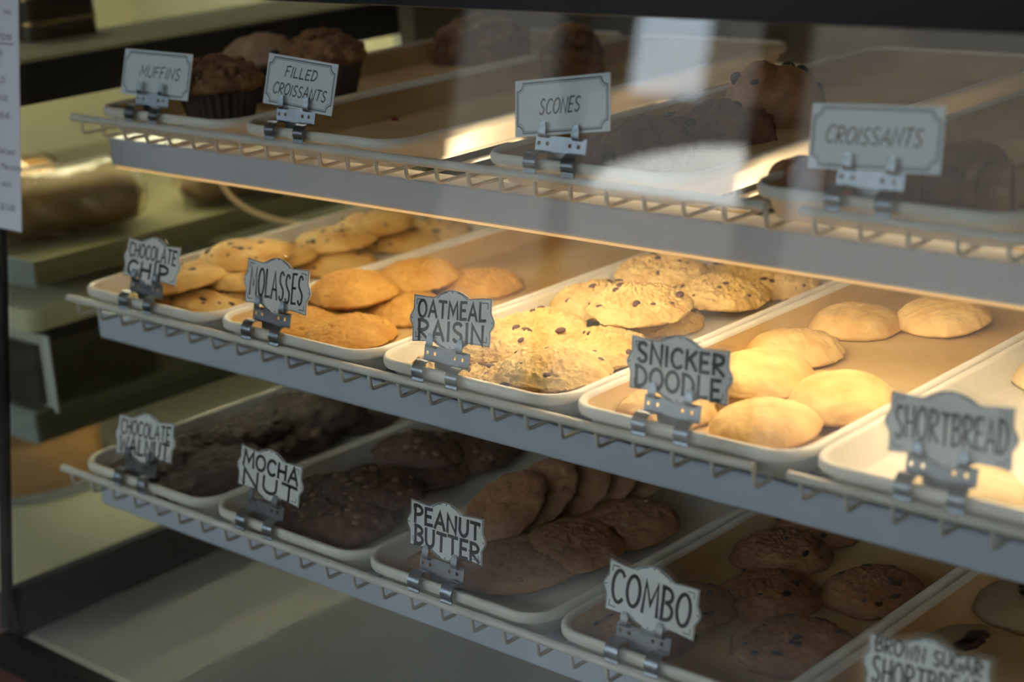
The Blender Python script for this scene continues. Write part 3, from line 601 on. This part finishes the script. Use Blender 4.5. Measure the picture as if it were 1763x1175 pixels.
CARDS = [
 ('mid', 2.93, .95, -.2, 17.7, 2.33, 1.05, [('CHOCOLATE', .06, .95, .53, .89), ('CHIP', .07, .84, .06, .45)], 'white scalloped card reading CHOCOLATE CHIP on the middle shelf', 'chocolate chip'),
 ('mid', 8.19, .96, -.6, 12.9, 2.37, 1.13, [('MOLASSES', .07, .92, .2, .84)], 'white scalloped card reading MOLASSES', 'molasses'),
 ('mid', 14.37, 1.05, 5.4, 15.3, 2.45, 1.09, [('OATMEAL', .07, .93, .53, .89), ('RAISIN', .08, .91, .06, .45)], 'white scalloped card reading OATMEAL RAISIN', 'oatmeal raisin'),
 ('mid', 20.84, 1.01, 1.4, 10.2, 2.48, 1.11, [('SNICKER', .07, .95, .53, .89), ('DOODLE', .06, .93, .06, .45)], 'white scalloped card reading SNICKER DOODLE', 'snickerdoodle'),
 ('mid', 26.97, .94, 2.8, 10.5, 2.46, 1.13, [('SHORTBREAD', .05, .96, .26, .78)], 'grey looking scalloped card reading SHORTBREAD alone on one line', 'shortbread'),
 ('bot', 2.61, -4.02, 4.2, 18.1, 2.5, 1.10, [('CHOCOLATE', .06, .95, .53, .89), ('WALNUT', .06, .94, .06, .45)], 'white scalloped card reading CHOCOLATE WALNUT', 'chocolate walnut'),
 ('bot', 8.0, -3.89, -2.8, 12.2, 2.41, 1.07, [('MOCHA', .06, .95, .53, .89), ('NUT', .08, .95, .06, .45)], 'white scalloped card reading MOCHA NUT', 'mocha nut'),
 ('bot', 14.41, -3.89, .7, 9., 2.35, 1.11, [('PEANUT', .06, .96, .53, .89), ('BUTTER', .07, .96, .06, .45)], 'white scalloped card reading PEANUT BUTTER', 'peanut butter'),
 ('bot', 20.41, -3.94, -2., 11.9, 2.38, 1.12, [('COMBO', .06, .93, .22, .84)], 'white scalloped card reading COMBO in large letters', 'combo'),
 ('bot', 26.93, -3.66, 3.3, 14.9, 2.48, 1.08, [('BROWN SUGAR', .06, .94, .70, .96), ('SHORTBREAD', .05, .96, .16, .6)], 'white scalloped card reading BROWN SUGAR SHORTBREAD at the photo bottom', 'brown sugar shortbread'),
 ('top', 2.51, 5.72, -.3, 16.2, 2.99, 1.23, [('MUFFINS', .26, .84, .42, .66)], 'rectangular bordered card reading MUFFINS', 'muffins'),
 ('top', 8.39, 5.81, -3.4, 14.4, 2.60, 1.25, [('FILLED', .27, .72, .60, .80), ('CROISSANTS', .12, .88, .24, .46)], 'rectangular bordered card reading FILLED CROISSANTS on two lines', 'filled croissants'),
 ('top', 17.06, 5.89, 7.5, 13.2, 2.67, 1.22, [('SCONES', .26, .68, .38, .64)], 'rectangular bordered card reading SCONES, tilted up at its right', 'scones'),
 ('top', 24.68, 5.81, 2.5, 13.6, 2.81, 1.23, [('CROISSANTS', .12, .84, .40, .66)], 'blurred rectangular card reading CROISSANTS alone on one line', 'croissants')]
for i, (sh, X, Z, ro, le, w, h, ln, lab, nm_) in enumerate(CARDS):
    cardobj(sh, X, Z, ro, le, w, h, ln, lab, sh == 'top', i)
    clip(sh, X-(.12 if sh != 'top' else .02), 'bent steel clip on the tray rim holding the %s card' % nm_)

# ------------------------------------------------------------------ price sheet taped to the glass
sheet = empty('price_sheet', W(-1.83, gy(1.9)-.13, 1.9), 'white printed price sheet taped on the glass at the left edge', 'sign')
b = Vector((0, GA, 1)).normalized(); a = Vector((1, 0, 0)); sheet.rotation_euler = Matrix((a, b, a.cross(b))).transposed().to_euler()
MB().box(-5.4, 0, 0, 7.2, -.015, .0).obj('paper', M['paper'], sheet, smooth=0)
def typed(txt, xr, y, size, name='lettering', shear=.22, m='ink'):
    cu = D.curves.new('t', 'FONT'); cu.body = txt; cu.size = size*S; cu.align_x = 'RIGHT'; cu.shear = shear; cu.resolution_u = 3
    t = D.objects.new('t', cu); C.objects.link(t); dg = bpy.context.evaluated_depsgraph_get(); me = D.meshes.new_from_object(t.evaluated_get(dg)); D.objects.remove(t)
    me.name = name; me.materials.clear(); me.materials.append(M[m]); o = link(name, me, sheet, Vector((xr*S, y*S, .004*S))); return o
for tx_, px, py, s, sh_ in (('ORKS', 20, 25, .17, 0), ('Prices', 20, 70, .36, .2), ('each', 4, 97, .3, .2), ('2.25', 9, 143, .26, .2), ('4.50', 13, 175, .26, .2), ('18.45', 17, 206, .28, .2), ('Filled and', 25, 268, .27, .25), ('Macrooms', 40, 297, .27, .25), ('each', 19, 323, .27, .25), ('$12.00', 26, 365, .27, .1)):
    d = RT*((px-881.5)/F) + DN*((py-587.5)/F) + fw; t = (GG-.13-(CAM.y-GA*CAM.z))/(d.y-GA*d.z); p = CAM+d*t
    typed(tx_, p.x+1.83, (p.z-1.9)/b.z, s, shear=sh_)
ul = MB(); p = at; stroke(ul, [(-1.5, 5.25), (-.28, 5.25)], .03, .004); ul.obj('underline', M['ink'], sheet, smooth=0)

# ------------------------------------------------------------------ cord behind the left trays
pts = smooth_path([tuple(atx(a, b, -1.4)) for a, b in ((372, 290), (383, 318), (400, 341), (430, 362), (465, 376), (500, 384), (560, 392))], 6)
tag(MB().tube(pts, .1, 8).obj('power_cord', M['cord'], None, W(0, 0, 0)), 'cream power cord curving down beside the chocolate chip tray', 'cord')

# ------------------------------------------------------------------ neighbouring refrigerated case seen through the end glass
nb = empty('neighbouring_case', W(-4, 5, -9.3), 'lit neighbouring pastry case seen blurred through the left end glass', 'display case')
NO = W(0, 0, 0) - W(-4, 5, -9.3)
def npart(name, mb, m): return mb.obj(name, m, nb, NO, 0)
npart('deck', MB().box(-24, -3.62, -1.4, 20, -9.6, -9.2), M['creamwall'])
npart('cabinet_base', MB().box(-24, -3.62, -1.2, 20, ZF, -9.6), M['wood']); npart('far_wall', MB().box(-24.5, -24, -2, 20, -9.6, 6.), M['creamwall']); npart('back_wall', MB().box(-24, -3.62, 20, 20.5, -9.6, 6.), M['creamwall'])
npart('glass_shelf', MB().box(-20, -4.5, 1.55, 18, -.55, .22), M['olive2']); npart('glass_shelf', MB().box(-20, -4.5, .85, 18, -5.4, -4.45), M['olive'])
npart('daylit_shelf_end', MB().box(-7.2, -4.5, 1.45, 1.55, -.6, .25), M['shelfend']); npart('daylit_shelf_end', MB().box(-7.2, -4.5, .75, .85, -5.45, -4.4), M['shelfend'])  # grey fronts paint the window daylight onto the slab ends
npart('upper_shelf', MB().box(-8.4, -4.1, 1.9, 18, 6.12, 6.32), M['creamwall'])
def nlamp(name, x, z, w, col=(1, .86, .55)):
    m = mat(name+'_glow', (1, 1, .9), .3, emit=col, estr=w); npart(name, MB().tube([(x, 3.2, z), (x, 17, z)], .15, 10), m)
nlamp('lamp_tube', -8., 5.85, 85., (1, .9, .66)); nlamp('lamp_tube', -6.2, -5.72, 11., (1., .95, .78))
def loaf(name, loc, dim, m, label, cat, wrap=False, rz=0.):
    rs = []
    for i in range(13):
        t = -1+2*i/12; k = (1-abs(t)**5)**.5*.95+.02
        rs.append([(t*dim[0], k*dim[1]*math.cos(a)*(1.1 if math.sin(a) < 0 else 1), dim[2]*(.5+.5*k*max(-.95, math.sin(a)*1.05)*(1+.06*noise.noise((t*4, a, 1))))) for a in [2*math.pi*q/20 for q in range(20)]])
    e = empty(name, W(*loc), label, cat); e.rotation_euler = (0, 0, rz)
    MB().rings(rs).obj('crust', M[m], e)
    if wrap:
        r2 = [[(x*1.1, y*1.15+.25*noise.noise((x*2, y*2, z*3)), max(.0, z*1.12+.3*noise.noise((x*2, y*2+5, z*3)))) for x, y, z in r] for r in rs]; MB().rings(r2).obj('cellophane_wrap', M['cello'], e)
    return e
loaf('loaf', (-7.0, 4.4, .23), (2.6, 1.3, 2.0), 'loaf', 'brown loaf in shiny cellophane on the upper glass shelf next door', 'bread', True, 1.2)
loaf('loaf', (-10.5, 4.6, .23), (1.8, 1.1, 1.9), 'cake', 'orange brown loaf behind the cellophane one, beside the price sheet', 'bread', True, 1.2)
loaf('loaf', (-5.9, 10.9, .23), (2.4, 1.2, 1.3), 'loaf', 'small pale brown loaf farther along the upper glass shelf next door', 'bread', True, 1.3)
CAKE = at(58, 815, -9.2)
bx = empty('cake_container', W(-7.5, 3.6, -4.44), 'dark cake in a clear lidded container with a price card, lower glass shelf next door', 'food container')
MB().prism(rrect(5.6, 4.6, 0, .5), .06, 2.0).obj('cake', M['dark'], bx, Vector((-2.8*S, -2.3*S, 0)))
MB().prism(rrect(5.9, 4.9, 0, .5), .0, 2.5).obj('clear_box', M['cello'], bx, Vector((-2.95*S, -2.45*S, 0)))
MB().prism(rrect(6., 5., 0, .5), 2.5, 3.2).obj('lid', M['creamwall'], bx, Vector((-3*S, -2.5*S, 0)))
q = atx(52, 632, -5.6) - Vector((-7.5, 3.6, -4.44)); MB().box(-1.3, 1.3, -.03, .03, -1.3, 1.2).obj('price_card', M['paper'], bx, q*S, smooth=0)
MB().rings([[(r*math.cos(a), r*math.sin(a), z) for a in [2*math.pi*k/40 for k in range(40)]] for r, z in ((2.4, .08), (2.5, .5), (2.5, 1.4), (2.2, 1.75), (.3, 1.85))]).obj('round_cake', M['cake'], None, W(*CAKE))
o = D.objects['round_cake']; tag(o, 'round orange cake on the cream deck of the case next door', 'cake')
tag(MB().rings([[(r*math.cos(a), r*math.sin(a), z) for a in [2*math.pi*k/40 for k in range(40)]] for r, z in ((2.7, .0), (3.2, .06), (3.2, .09), (.3, .07))]).obj('cake_plate', M['shelfend'], None, W(*CAKE)), 'pale plate under the round orange cake next door', 'plate')
p = at(84, 62, 6.32); e = empty('boxed_cake', W(p.x, p.y, 6.33), 'dark boxed cake with gold trim on the top shelf of the case next door', 'cake')
MB().prism(rrect(2.2, 2.6, 0, .4), 0, 1.8).obj('cake', M['dark'], e, Vector((-1.1*S, -1.3*S, 0)))
MB().prism(rrect(2.26, 2.66, 0, .4), .5, .62).obj('gold_band', M['gold'], e, Vector((-1.13*S, -1.33*S, 0)))
MB().prism(rrect(2.26, 2.66, 0, .4), 1.3, 1.4).obj('gold_band', M['gold'], e, Vector((-1.13*S, -1.33*S, 0)))
